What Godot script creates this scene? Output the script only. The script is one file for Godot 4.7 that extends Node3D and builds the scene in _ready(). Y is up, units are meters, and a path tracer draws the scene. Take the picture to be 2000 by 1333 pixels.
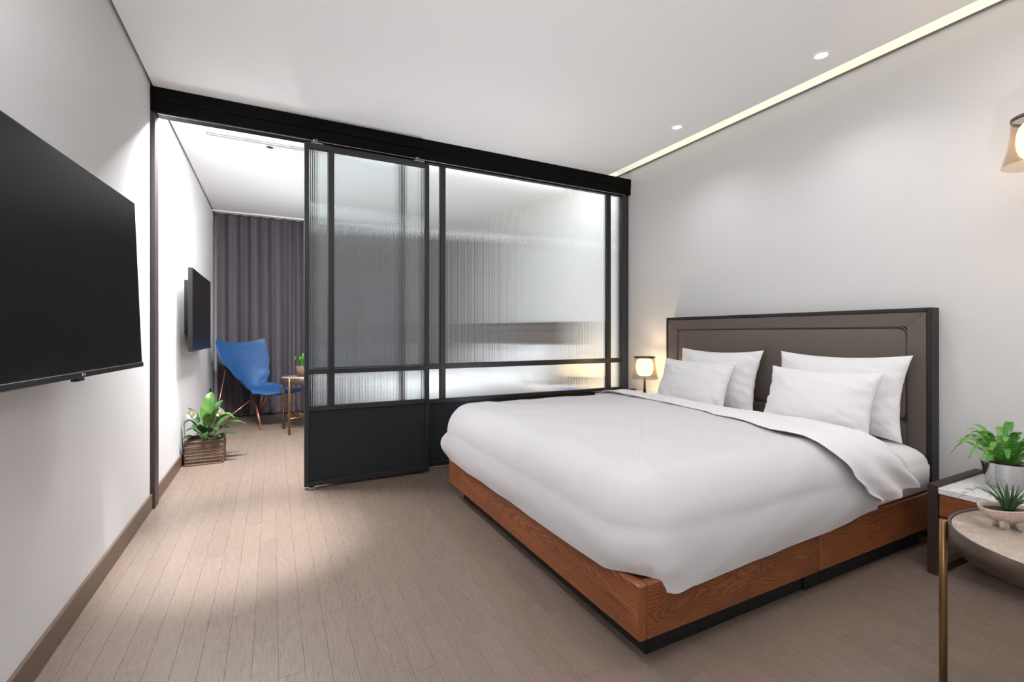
extends Node3D
# Hotel bedroom with a black-framed ribbed-glass partition; x runs along the partition, z towards the camera, metres.

const W := 3.52        # right wall
const H := 2.40        # ceiling
const ZF := -3.24      # far wall
const ZB := 5.20       # wall behind the camera
const XE := 3.26       # ceiling edge at the cove
const HS := 2.49       # top of the cove

var M := {}
var used := {}
var boxes := {}
var rng := RandomNumberGenerator.new()

# ---------------------------------------------------------------- helpers
func numbered(n: String) -> String:
	if not used.has(n):
		used[n] = 0
		return n
	used[n] += 1
	return "%s_%03d" % [n, used[n]]

func thing(called: String, label: String, category: String, at := Vector3.ZERO, group := "", kind := "") -> Node3D:
	var o := Node3D.new()
	o.name = numbered(called)
	add_child(o)
	o.position = at
	tag(o, label, category, group, kind)
	return o

func tag(o: Node, label: String, category: String, group := "", kind := "") -> void:
	o.set_meta("label", label)
	if category: o.set_meta("category", category)
	if group: o.set_meta("group", group)
	if kind: o.set_meta("kind", kind)

func put(parent: Node, called: String, mesh: Mesh, m: Material, at := Vector3.ZERO, b := Basis.IDENTITY, label := "") -> MeshInstance3D:
	var o := MeshInstance3D.new()
	o.name = called
	o.mesh = mesh
	o.material_override = m
	o.transform = Transform3D(b, at)
	if label: o.set_meta("label", label)
	parent.add_child(o, true)
	return o

func solo(called: String, label: String, category: String, mesh: Mesh, m: Material, at := Vector3.ZERO, b := Basis.IDENTITY, group := "", kind := "") -> MeshInstance3D:
	var o := put(self, numbered(called), mesh, m, at, b)
	tag(o, label, category, group, kind)
	return o

func srgb(r: int, g: int, b: int, a := 1.0) -> Color:
	return Color(r / 255.0, g / 255.0, b / 255.0, a)

func mat(c: Color, rough := 0.7, metal := 0.0, spec := 0.5) -> StandardMaterial3D:
	var m := StandardMaterial3D.new()
	m.albedo_color = c
	m.roughness = rough
	m.metallic = metal
	m.metallic_specular = spec
	return m

func glow(c: Color, e: float) -> StandardMaterial3D:
	var m := mat(c, 0.6)
	m.emission_enabled = true
	m.emission = c
	m.emission_energy_multiplier = e
	return m

func surf(fn: Callable, nu: int, nv: int) -> ArrayMesh:
	var st := SurfaceTool.new()
	st.begin(Mesh.PRIMITIVE_TRIANGLES)
	st.set_smooth_group(0)
	for j in nv + 1:
		for i in nu + 1:
			var u := i / float(nu)
			var v := j / float(nv)
			st.set_uv(Vector2(u, v))
			st.add_vertex(fn.call(u, v))
	for j in nv:
		for i in nu:
			var a := j * (nu + 1) + i
			for k in [a, a + 1, a + nu + 1, a + 1, a + nu + 2, a + nu + 1]:
				st.add_index(k)
	st.generate_normals()
	return st.commit()

func join(list: Array) -> ArrayMesh:
	var st := SurfaceTool.new()
	st.begin(Mesh.PRIMITIVE_TRIANGLES)
	for e in list:
		st.append_from(e[0], 0, e[1] if e.size() > 1 else Transform3D.IDENTITY)
	return st.commit()

func face(st: SurfaceTool, pts: Array, n: Vector3, uax: int, vax: int, size: Vector3) -> void:
	var p: Array = pts.duplicate()
	if (p[2] - p[0]).cross(p[1] - p[0]).dot(n) < 0:
		p.reverse()
	for t in range(1, p.size() - 1):
		for k in [0, t, t + 1]:
			var q: Vector3 = p[k]
			st.set_uv(Vector2(q[uax] / size[uax] + 0.5, 0.5 - q[vax] / size[vax]))
			st.add_vertex(q)

# chamfered box, centred; u follows its longest axis
func box(size: Vector3, b := 0.003) -> ArrayMesh:
	var key := "%.4f %.4f %.4f %.4f" % [size.x, size.y, size.z, b]
	if boxes.has(key):
		return boxes[key]
	var h := size / 2
	b = minf(b, minf(h.x, minf(h.y, h.z)) * 0.9)
	var st := SurfaceTool.new()
	st.begin(Mesh.PRIMITIVE_TRIANGLES)
	st.set_smooth_group(-1)
	var la := size.max_axis_index()
	for ax in 3:
		var i1 := (ax + 1) % 3
		var i2 := (ax + 2) % 3
		var ua := i1
		var va := i2
		if i2 == la:
			ua = i2
			va = i1
		for s in [-1.0, 1.0]:
			var n := Vector3.ZERO
			n[ax] = s
			var pts := []
			for c in [[-1, -1], [1, -1], [1, 1], [-1, 1]]:
				var q := Vector3.ZERO
				q[ax] = s * h[ax]
				q[i1] = c[0] * (h[i1] - b)
				q[i2] = c[1] * (h[i2] - b)
				pts.append(q)
			face(st, pts, n, ua, va, size)
		for s1 in [-1.0, 1.0]:
			for s2 in [-1.0, 1.0]:
				var n := Vector3.ZERO
				n[i1] = s1
				n[i2] = s2
				var pts := []
				for e in [-1.0, 1.0]:
					for k in ([0, 1] if e < 0 else [1, 0]):
						var q := Vector3.ZERO
						q[ax] = e * (h[ax] - b)
						q[i1] = s1 * (h[i1] - (b if k else 0.0))
						q[i2] = s2 * (h[i2] - (0.0 if k else b))
						pts.append(q)
				face(st, pts, n, ax if ax == la else i1, (i2 if i1 == la else i1) if ax != la else i1, size)
	for sx in [-1.0, 1.0]:
		for sy in [-1.0, 1.0]:
			for sz in [-1.0, 1.0]:
				var s := Vector3(sx, sy, sz)
				face(st, [Vector3(sx * h.x, sy * (h.y - b), sz * (h.z - b)), Vector3(sx * (h.x - b), sy * h.y, sz * (h.z - b)), Vector3(sx * (h.x - b), sy * (h.y - b), sz * h.z)], s, 0, 1, size)
	st.generate_normals()
	boxes[key] = st.commit()
	return boxes[key]

# a box part given by its two corners
func slab(parent: Node, called: String, a: Vector3, b: Vector3, m: Material, bevel := 0.002, label := "") -> MeshInstance3D:
	return put(parent, called, box((b - a).abs(), bevel), m, (a + b) / 2, Basis.IDENTITY, label)

func tube(pts: Array, r: float, sides := 8, r1 := -1.0) -> ArrayMesh:
	if r1 < 0: r1 = r
	var n := pts.size()
	var frames := []
	var up := Vector3(0.31, 0.87, 0.38).normalized()
	for k in n:
		var t: Vector3 = (pts[mini(k + 1, n - 1)] - pts[maxi(k - 1, 0)]).normalized()
		var x := up.cross(t)
		if x.length() < 0.05: x = Vector3.RIGHT.cross(t)
		x = x.normalized()
		up = t.cross(x)
		frames.append([x, up])
	var f := func(u: float, v: float) -> Vector3:
		var k := int(round(v * (n + 1))) - 1
		var kk := clampi(k, 0, n - 1)
		var rr: float = lerpf(r, r1, kk / maxf(1.0, n - 1.0)) if k == kk else 0.0001
		return pts[kk] + frames[kk][0] * cos(-u * TAU) * rr + frames[kk][1] * sin(-u * TAU) * rr
	return surf(f, sides, n + 1)

func lathe(prof: Array, n := 32) -> ArrayMesh:
	var m := prof.size() - 1
	var f := func(u: float, v: float) -> Vector3:
		var p: Vector2 = prof[int(round(v * m))]
		return Vector3(cos(u * TAU) * p.x, p.y, sin(u * TAU) * p.x)
	return surf(f, n, m)

func arc(pts: Array, steps := 8) -> Array:   # smooth path through points
	var c := Curve3D.new()
	for k in pts.size():
		var t: Vector3 = (pts[mini(k + 1, pts.size() - 1)] - pts[maxi(k - 1, 0)]) / 6.0
		c.add_point(pts[k], -t, t)
	var out := []
	for k in steps + 1:
		out.append(c.sample(mini(int(k / float(steps) * (pts.size() - 1)), pts.size() - 2), fposmod(k / float(steps) * (pts.size() - 1), 1.0) if k < steps else 1.0))
	return out

func lookup(tab: Array, x: float) -> float:   # piecewise linear table, sorted by the first column
	if x <= tab[0][0]: return tab[0][1]
	for k in range(1, tab.size()):
		if x <= tab[k][0]:
			return lerpf(tab[k - 1][1], tab[k][1], smoothstep(0, 1, (x - tab[k - 1][0]) / (tab[k][0] - tab[k - 1][0])))
	return tab[-1][1]

func noise(s: int, f: float, oct := 3) -> FastNoiseLite:
	var n := FastNoiseLite.new()
	n.seed = s
	n.frequency = f
	n.noise_type = FastNoiseLite.TYPE_SIMPLEX
	n.fractal_octaves = oct
	return n

# ---------------------------------------------------------------- textures
# columns of pale boards side by side, grain along v
func floor_texture() -> Array:
	var w := 1024
	var h := 1024
	var im := Image.create(w, h, false, Image.FORMAT_RGB8)
	var hm := Image.create(w, h, false, Image.FORMAT_L8)
	var a := noise(11, 1.0, 3)
	var b := noise(12, 1.0, 2)
	var c0 := srgb(130, 113, 101)
	for y in h:
		for x in w:
			var col := x / 128
			var fx := (x % 128) / 128.0
			var fy := y / float(h)
			var o := col * 37.0
			var warp := a.get_noise_2d(fx * 1.6 + o, fy * 2.2 + o) * 0.9
			var d := fx * 1.4 + warp
			if col % 3 == 1:
				var cx := fx - 0.5 + a.get_noise_2d(o + fy * 1.3, 4.0) * 0.4
				d = sqrt(cx * cx * 3.0 + pow((fy - 0.3 - 0.05 * col) * 0.9, 2)) + warp * 0.25
			var ring := 0.5 + 0.5 * sin(d * 42.0)
			var pore := b.get_noise_2d(fx * 60.0 + o, fy * 5.0 + o)
			var v := 1.0 - 0.05 * ring * ring - 0.026 * maxf(pore, 0.0) + 0.02 * a.get_noise_2d(fx * 3.0 + o, fy * 5.0)
			im.set_pixel(x, y, Color(c0.r * v, c0.g * v, c0.b * (v - 0.006 * ring)))
			hm.set_pixel(x, y, Color.from_hsv(0, 0, clampf(0.6 + 0.35 * pore - 0.12 * ring, 0, 1)))
	return [ImageTexture.create_from_image(im), ImageTexture.create_from_image(hm)]

# oak veneer with cathedral figure, grain along u
func oak_texture(s: int, c_light: Color, c_dark: Color, figure: float) -> ImageTexture:
	var w := 1024
	var h := 256
	var im := Image.create(w, h, false, Image.FORMAT_RGB8)
	var a := noise(s, 1.0, 3)
	var b := noise(s + 1, 1.0, 2)
	for y in h:
		for x in w:
			var fx := x / float(w) * 8.0
			var fy := y / float(h)
			var warp := a.get_noise_2d(fx * 0.32, fy * 1.1)
			var mid := 0.5 + 0.16 * a.get_noise_1d(fx * 0.22 + 9.0)
			var along := absf(fposmod(fx + 0.9 * figure, 4.4) - 2.6) * 0.17
			var d := lerpf(fy * 1.5, sqrt(pow((fy - mid) * 1.9, 2) + along * along), figure) + warp * 0.16 + 0.012 * b.get_noise_2d(fx * 3.0, fy * 22.0)
			var ring := pow(0.5 + 0.5 * sin(d * 66.0), 2.4)
			var pore := maxf(0.0, b.get_noise_2d(fx * 4.0, fy * 80.0))
			var t := clampf(0.10 + 0.60 * ring + 0.55 * pore + 0.22 * a.get_noise_2d(fx * 0.4, fy * 2.0 + 7.0), 0, 1)
			im.set_pixel(x, y, c_light.lerp(c_dark, t))
	return ImageTexture.create_from_image(im)

func marble_texture(s: int, base: Color, vein: Color, thin: float, amount: float) -> ImageTexture:
	var n := 512
	var im := Image.create(n, n, false, Image.FORMAT_RGB8)
	var a := noise(s, 1.0, 4)
	var b := noise(s + 3, 1.0, 4)
	for y in n:
		for x in n:
			var fx := x / float(n)
			var fy := y / float(n)
			var k := a.get_noise_2d(fx * 1.7 + 0.8 * b.get_noise_2d(fx * 2.0, fy * 2.0), fy * 4.2)
			var line := pow(maxf(0.0, 1.0 - absf(k) * thin), 3.0) * clampf(0.5 + 1.4 * b.get_noise_2d(fx * 3.0 + 5.0, fy * 3.0), 0, 1)
			var cloud := 0.16 * (0.5 + b.get_noise_2d(fx * 4.0, fy * 6.0))
			im.set_pixel(x, y, base.lerp(vein, clampf(amount * line + cloud * amount, 0, 1)))
	return ImageTexture.create_from_image(im)

func noise_tex(s: int, f: float, lo: Color, hi: Color, size := 256) -> NoiseTexture2D:
	var t := NoiseTexture2D.new()
	t.noise = noise(s, f, 3)
	t.width = size
	t.height = size
	t.seamless = true
	var g := Gradient.new()
	g.set_color(0, lo)
	g.set_color(1, hi)
	t.color_ramp = g
	return t

func tri(m: StandardMaterial3D, t: Texture2D, sc: Vector3) -> StandardMaterial3D:
	m.albedo_texture = t
	m.uv1_triplanar = true
	m.uv1_world_triplanar = true
	m.uv1_scale = sc
	return m

func relief(m: StandardMaterial3D, t: Texture2D, depth: float) -> void:
	m.heightmap_enabled = true
	m.heightmap_texture = t
	m.heightmap_scale = depth

func materials() -> void:
	var grey := noise_tex(3, 0.35, Color(0.93, 0.93, 0.93), Color.WHITE)
	M.wall = tri(mat(srgb(222, 220, 219), 0.9, 0, 0.25), noise_tex(5, 0.3, Color(0.965, 0.965, 0.965), Color.WHITE), Vector3(3.0, 3.0, 3.0))
	M.ceiling = mat(srgb(226, 225, 224), 0.95, 0, 0.2)
	M.baseboard = mat(srgb(104, 84, 70), 0.45)
	M.black = mat(srgb(33, 33, 35), 0.42, 0.0, 0.5)
	M.beam = mat(srgb(13, 12, 12), 0.6, 0.0, 0.2)
	M.panel = tri(mat(srgb(37, 42, 46), 0.66, 0.0, 0.35), grey, Vector3(6, 6, 6))
	M.gap = mat(srgb(70, 60, 54), 0.8)
	M.chrome = mat(srgb(205, 205, 208), 0.16, 1.0)
	M.steel = mat(srgb(150, 150, 152), 0.35, 1.0)
	M.glass = mat(srgb(238, 243, 243, 0.02), 0.02)
	M.glass.transparency = BaseMaterial3D.TRANSPARENCY_ALPHA
	M.glass.refraction_enabled = true
	M.glass.refraction_scale = 0.05
	M.screen = mat(srgb(2, 2, 3), 0.3, 0.0, 0.3)
	M.tvbody = mat(srgb(16, 15, 16), 0.4)
	M.logo = mat(srgb(190, 190, 195), 0.4)
	M.linen = tri(mat(srgb(236, 234, 236), 0.9, 0, 0.2), noise_tex(8, 0.4, Color(0.975, 0.975, 0.975), Color.WHITE), Vector3(5, 5, 5))
	M.linen.rim_enabled = true
	M.linen.rim = 0.2
	M.duvet = M.linen.duplicate()
	M.duvet.albedo_color = srgb(214, 211, 213)
	M.leather = tri(mat(srgb(112, 100, 94), 0.55, 0, 0.4), noise_tex(21, 0.08, Color(0.82, 0.82, 0.82), Color.WHITE, 512), Vector3(3, 3, 3))
	M.piping = mat(srgb(92, 82, 77), 0.55)
	M.seam = mat(srgb(45, 38, 36), 0.8)
	M.darkwood = tri(mat(srgb(34, 30, 31), 0.5), noise_tex(22, 0.1, Color(0.7, 0.7, 0.7), Color.WHITE), Vector3(8, 1.5, 8))
	var light := srgb(154, 91, 51)
	var dark := srgb(96, 48, 22)
	M.oak_foot = mat(Color.WHITE, 0.5)
	M.oak_foot.albedo_texture = oak_texture(31, light, dark, 0.85)
	M.oak_side = mat(Color.WHITE, 0.5)
	M.oak_side.albedo_texture = oak_texture(47, light.darkened(0.08), dark.darkened(0.1), 1.0)
	M.oak_plain = mat(Color.WHITE, 0.5)
	M.oak_plain.albedo_texture = oak_texture(63, srgb(150, 88, 46), srgb(96, 50, 24), 0.1)
	M.plinth = mat(srgb(14, 13, 13), 0.6)
	M.walnut = mat(srgb(52, 38, 33), 0.45)
	M.marble = tri(mat(Color.WHITE, 0.22), marble_texture(71, srgb(236, 232, 230), srgb(120, 108, 112), 7.0, 0.8), Vector3(0.85, 0.85, 0.85))
	M.stone = tri(mat(Color.WHITE, 0.14), marble_texture(77, srgb(170, 152, 138), srgb(216, 203, 190), 4.0, 0.75), Vector3(3.4, 3.4, 3.4))
	M.bronze = mat(srgb(92, 78, 68), 0.36, 0.75)
	M.brass = mat(srgb(138, 108, 70), 0.34, 0.85)
	M.copper = mat(srgb(214, 140, 116), 0.28, 0.9)
	M.blue = tri(mat(srgb(44, 90, 140), 0.3, 0, 0.6), noise_tex(25, 0.03, Color(0.78, 0.8, 0.84), Color.WHITE), Vector3(2, 2, 2))
	M.curtain = tri(mat(srgb(112, 104, 110), 0.85, 0, 0.3), noise_tex(27, 0.45, Color(0.86, 0.86, 0.86), Color.WHITE), Vector3(4, 0.6, 4))
	M.curtain.rim_enabled = true
	M.curtain.rim = 0.1
	M.smoke = mat(srgb(104, 86, 56, 0.5), 0.1)
	M.smoke.transparency = BaseMaterial3D.TRANSPARENCY_ALPHA
	M.white = mat(srgb(232, 232, 230), 0.5)
	M.clay = tri(mat(srgb(216, 198, 184), 0.7), noise_tex(33, 0.05, Color(0.72, 0.68, 0.65), Color.WHITE), Vector3(9, 9, 9))
	M.soil = mat(srgb(48, 36, 28), 0.95)
	M.wicker = tri(mat(srgb(132, 108, 92), 0.85), noise_tex(35, 0.12, Color(0.55, 0.5, 0.47), Color.WHITE), Vector3(2, 22, 2))
	M.blackplastic = mat(srgb(20, 20, 21), 0.5)
	M.greymetal = mat(srgb(120, 112, 108), 0.5, 0.3)
	M.blueprint = mat(srgb(52, 88, 170), 0.6)
	M.leaf = leafy(srgb(48, 84, 36))
	M.leaf_light = leafy(srgb(70, 108, 42))
	M.leaf_dark = leafy(srgb(34, 66, 32))
	M.fern = leafy(srgb(70, 138, 44))
	M.fern_light = leafy(srgb(110, 168, 66))
	M.air = leafy(srgb(74, 104, 66))
	M.air_dark = leafy(srgb(48, 76, 52))
	M.spathe = leafy(srgb(240, 234, 222))
	M.stem = mat(srgb(96, 124, 62), 0.6)
	M.planks = []
	var t := floor_texture()
	var tints := [1.0, 0.985, 1.012, 0.972, 1.0, 0.99, 1.018, 0.98]
	for k in 8:
		var m := mat(Color(tints[k], tints[k], tints[k]).clamp(), 0.36, 0, 0.5)
		m.albedo_texture = t[0]
		m.uv1_scale = Vector3(0.122, 1, 1)
		m.uv1_offset = Vector3(k * 0.125 + 0.0015, 0, 0)
		m.roughness_texture = t[1]
		m.roughness = 0.62
		relief(m, t[1], 0.012)
		M.planks.append(m)

func leafy(c: Color) -> StandardMaterial3D:
	var m := mat(c, 0.42, 0, 0.45)
	m.backlight_enabled = true
	m.backlight = c.darkened(0.62)
	return m

# ---------------------------------------------------------------- main
func _ready() -> void:
	rng.seed = 20240
	var cam := Camera3D.new()
	cam.name = "camera"
	add_child(cam)
	cam.projection = Camera3D.PROJECTION_FRUSTUM
	cam.near = 0.05
	cam.far = 60.0
	cam.size = 0.05 * 1333.0 / 907.16
	cam.frustum_offset = Vector2(0, -0.05 * (666.5 - 651.66) / 907.16)
	cam.position = Vector3(0.6202, 0.9963, 3.2687)
	cam.rotation = Vector3(0, -0.4746, 0)
	cam.current = true

	var env := Environment.new()
	env.background_mode = Environment.BG_COLOR
	env.background_color = Color.BLACK
	env.tonemap_mode = Environment.TONE_MAPPER_LINEAR
	env.tonemap_exposure = 1.13
	env.sdfgi_enabled = true
	env.ssao_enabled = true
	env.ssil_enabled = true
	var we := WorldEnvironment.new()
	we.name = "world_environment"
	we.environment = env
	add_child(we)

	materials()
	lights()
	room()
	partition()
	sliding_door()
	bed(0.0)
	bed(-2.88)
	televisions()
	bedside()
	near_table()
	far_corner()
	fittings()

# ---------------------------------------------------------------- light
func area(parent: Node, at: Vector3, look: Vector3, size: Vector2, e: float, c := Color.WHITE) -> void:
	var l := AreaLight3D.new()
	l.name = "area_light"
	l.area_size = size
	l.light_energy = e
	l.light_color = c
	l.area_range = 12.0
	l.area_attenuation = 2.0
	l.shadow_enabled = true
	parent.add_child(l, true)
	var up := Vector3.UP if absf(look.y) < 0.9 else Vector3.BACK
	l.transform = Transform3D(Basis.looking_at(look, up), at)

func panel_light(label: String, at: Vector3, size: Vector2, e: float, glow_e: float, c: Color) -> void:
	var o := thing("ceiling_panel_light", label, "light", at)
	put(o, "frame", box(Vector3(size.x + 0.04, 0.03, size.y + 0.04), 0.004), M.white, Vector3(0, 0.016, 0))
	put(o, "diffuser", box(Vector3(size.x, 0.006, size.y), 0.001), glow(c, glow_e), Vector3(0, -0.001, 0))
	area(o, Vector3(0, -0.012, 0), Vector3.DOWN, size, e, c)

func downlight(label: String, at: Vector3, e: float, angle: float, c: Color, r := 0.026, tilt := 0.0) -> void:
	var o := thing("downlight", label, "light", at, "recessed ceiling downlights")
	put(o, "trim_ring", lathe([Vector2(r, 0.0), Vector2(r + 0.004, -0.006), Vector2(r + 0.014, -0.004), Vector2(r + 0.017, 0.0)], 32), M.white)
	put(o, "lens", lathe([Vector2(0.0005, -0.003), Vector2(r * 0.6, -0.003), Vector2(r, -0.001)], 24), glow(c, 9.0))
	var l := SpotLight3D.new()
	l.name = "spot"
	l.position = Vector3(0, -0.012, 0)
	l.rotation = Vector3(-PI / 2 + tilt, 0, 0)
	l.light_energy = e
	l.light_color = c
	l.light_size = r
	l.spot_angle = angle
	l.spot_angle_attenuation = 0.9
	l.spot_range = 10
	l.spot_attenuation = 2.0
	l.shadow_enabled = true
	o.add_child(l)

func uplighter(label: String, at: Vector3, e: float, c: Color, angle: float) -> void:
	var o := thing("floor_uplighter", label, "light", at)
	put(o, "housing", lathe([Vector2(0.0004, 0.0), Vector2(0.11, 0.0), Vector2(0.12, 0.01), Vector2(0.14, 0.24), Vector2(0.132, 0.24), Vector2(0.12, 0.225), Vector2(0.0004, 0.22)], 40), M.blackplastic)
	put(o, "lens", lathe([Vector2(0.122, 0.228), Vector2(0.06, 0.23), Vector2(0.0004, 0.2305)], 32), glow(c, 1.2))
	var l := SpotLight3D.new()
	l.name = "spot"
	l.position = Vector3(0, 0.25, 0)
	l.rotation = Vector3(PI / 2, 0, 0)
	l.light_energy = e
	l.light_color = c
	l.light_size = 0.1
	l.spot_angle = angle
	l.spot_angle_attenuation = 1.0
	l.spot_range = 10
	l.spot_attenuation = 2.0
	l.shadow_enabled = true
	o.add_child(l)

func lights() -> void:
	var cool := srgb(246, 249, 253)
	downlight("bright round downlight in the ceiling above the near half of the headboard", Vector3(3.075, H, 1.90), 0.3, 68, cool)
	downlight("small round downlight in the ceiling closest to the black beam", Vector3(3.058, H, 0.975), 0.3, 68, cool)
	# out of frame: behind the camera, behind the beam and behind the solid foot of the partition
	panel_light("large square panel light in the ceiling behind the viewpoint", Vector3(2.35, H - 0.02, 2.95), Vector2(0.9, 0.6), 0.8, 1.2, cool)
	panel_light("small panel light in the ceiling over the open floor before the bed", Vector3(0.55, H - 0.02, 2.35), Vector2(0.6, 0.6), 0.95, 1.2, cool)
	panel_light("square panel light in the ceiling of the lounge above the doorway", Vector3(0.53, H - 0.02, -0.22), Vector2(0.7, 0.12), 11.5, 3.0, cool)
	uplighter("round floor uplighter standing behind the viewpoint", Vector3(0.36, 0, 3.75), 8.0, cool, 85)
	uplighter("round floor uplighter hidden between the bed and the partition", Vector3(2.0, 0, 0.24), 1.6, cool, 62)
	downlight("narrow round downlight in the ceiling before the doorway", Vector3(0.50, H, 1.40), 12.5, 15, cool, 0.03, 0.27)
	uplighter("round floor uplighter hidden behind the solid foot of the partition", Vector3(1.05, 0, -1.45), 2.6, cool, 56)
	downlight("tilted downlight behind the beam close to the television wall", Vector3(0.22, H, -0.3), 5.5, 36, cool, 0.03, 0.3)
	downlight("tilted downlight behind the beam over the sliding door edge", Vector3(0.86, H, -0.3), 5.5, 36, cool, 0.03, 0.3)
	var o := thing("wall_washer_light", "long linear light along the back of the black beam", "light", Vector3(1.76, 2.33, -0.155))
	put(o, "housing", box(Vector3(3.3, 0.06, 0.06), 0.004), M.white, Vector3(0, 0, 0.02))
	put(o, "diffuser", box(Vector3(3.26, 0.045, 0.006), 0.001), glow(cool, 3.0), Vector3(0, 0, -0.012))
	area(o, Vector3(0, 0.0, -0.02), Vector3(0, -0.2, -1), Vector2(3.26, 0.045), 3.2, cool)
	# cove along the headboard wall
	var c := thing("cove_light", "cream lit strip in the ceiling recess along the headboard wall", "light", Vector3(0, 0, 0))
	var warm := srgb(246, 244, 224)
	slab(c, "diffuser", Vector3(3.37, HS - 0.012, -2.9), Vector3(W - 0.02, HS - 0.004, ZB - 0.1), glow(warm, 0.5))
	slab(c, "edge_profile", Vector3(W - 0.018, HS - 0.016, -2.9), Vector3(W - 0.004, HS - 0.002, ZB - 0.1), M.greymetal)

# ---------------------------------------------------------------- room shell
func shell(called: String, label: String, a: Vector3, b: Vector3, m: Material, cat := "wall") -> MeshInstance3D:
	return solo(called, label, cat, box((b - a).abs(), 0.0005), m, (a + b) / 2, Basis.IDENTITY, "", "structure")

func room() -> void:
	shell("wall_left", "pale wall carrying both televisions", Vector3(-0.12, -0.1, ZF), Vector3(0, 2.7, ZB), M.wall)
	shell("wall_right", "pale wallpapered wall behind the headboard", Vector3(W, -0.1, ZF), Vector3(W + 0.12, 2.7, ZB), M.wall)
	shell("wall_far", "wall behind the grey curtain", Vector3(-0.12, -0.1, ZF - 0.12), Vector3(W + 0.12, 2.7, ZF), M.wall)
	shell("wall_back", "pale wall behind the viewpoint", Vector3(-0.12, -0.1, ZB), Vector3(W + 0.12, 2.7, ZB + 0.12), M.wall)
	var c := thing("ceiling", "smooth off-white ceiling with a recess along the headboard wall", "ceiling", Vector3.ZERO, "", "structure")
	slab(c, "board", Vector3(0.014, H, ZF), Vector3(XE, H + 0.05, ZB), M.ceiling, 0.001)
	slab(c, "backing", Vector3(-0.1, H + 0.05, ZF), Vector3(XE, H + 0.12, ZB), M.gap, 0.0005)
	slab(c, "recess_top", Vector3(XE - 0.02, HS, ZF), Vector3(W + 0.1, HS + 0.1, ZB), M.ceiling, 0.0005)
	# skirting
	var names := ["left", "right"]
	for k in 2:
		var x0 := 0.0 if k == 0 else W - 0.012
		var bd := thing("baseboard_" + names[k], ["brown skirting board along the television wall", "brown skirting board along the headboard wall"][k], "skirting", Vector3.ZERO, "", "structure")
		for seg in [[0.0, 0.72], [0.722, 2.9], [2.902, ZB]]:
			slab(bd, "board", Vector3(x0, 0, seg[0]), Vector3(x0 + 0.012, 0.088, seg[1]), M.baseboard, 0.0015)
		slab(bd, "board", Vector3(x0, 0, -2.9), Vector3(x0 + 0.012, 0.088, -0.1), M.baseboard, 0.0015)
	# floor of narrow boards
	var f := thing("floor", "pale greige wood floor of narrow staggered boards", "floor", Vector3.ZERO, "", "structure")
	slab(f, "subfloor", Vector3(-0.1, -0.1, ZF - 0.05), Vector3(W + 0.1, -0.006, ZB), M.gap, 0.0005)
	var pw := 0.0704
	var pl := 0.84
	var gap := 0.0005
	var mesh := plank(Vector3(pw - gap, 0.012, pl - gap))
	var list := []
	for i in 50:
		var z := ZF - rng.randf() * pl
		while z < ZB:
			var at := Vector3((i + 0.5) * pw, -0.006, z + pl / 2)
			z += pl
			var d := at - Vector3(0.6202, 0.9963, 3.2687)
			var dep := d.x * 0.457 - d.z * 0.889
			var lat := d.x * 0.889 + d.z * 0.457
			var hidden := at.x > 1.66 and at.z > 0.75 and at.z < 2.05
			var seen := dep > 0.5 and absf(lat) < dep * 1.2 and not hidden and not (at.z < -0.3 and at.x > 1.0)
			list.append([(0.0 if seen else 50.0) + d.length(), at, rng.randi() % 8])
	list.sort_custom(func(p, q): return p[0] < q[0])
	var rest := []
	for k in 8: rest.append([])
	for k in list.size():
		var e: Array = list[k]
		if k < 290 and e[0] < 50.0:
			put(f, "plank", mesh, M.planks[e[2]], e[1])
		else:
			rest[e[2]].append([mesh, Transform3D(Basis.IDENTITY, e[1])])
	for k in 8:
		var o := put(f, "planks_beyond", join(rest[k]), M.planks[k])
		o.set_meta("kind", "stuff")

func plank(s: Vector3) -> ArrayMesh:
	var st := SurfaceTool.new()
	st.begin(Mesh.PRIMITIVE_TRIANGLES)
	st.set_smooth_group(-1)
	var h := s / 2
	var b := 0.0003
	var top := []
	for c in [[-1, -1], [1, -1], [1, 1], [-1, 1]]:
		top.append(Vector3(c[0] * (h.x - b), h.y, c[1] * (h.z - b)))
	face(st, top, Vector3.UP, 0, 2, s)
	for k in 4:
		var a: Vector3 = top[k]
		var d: Vector3 = top[(k + 1) % 4]
		var n := ((a + d) * Vector3(1, 0, 1)).normalized()
		var a1 := Vector3(signf(a.x) * h.x, h.y - b, signf(a.z) * h.z)
		var d1 := Vector3(signf(d.x) * h.x, h.y - b, signf(d.z) * h.z)
		face(st, [a, d, d1, a1], n + Vector3.UP * 0.5, 0, 2, s)
		face(st, [a1, d1, d1 - Vector3(0, s.y - b, 0), a1 - Vector3(0, s.y - b, 0)], n, 0, 2, s)
	st.generate_normals()
	return st.commit()

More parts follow.
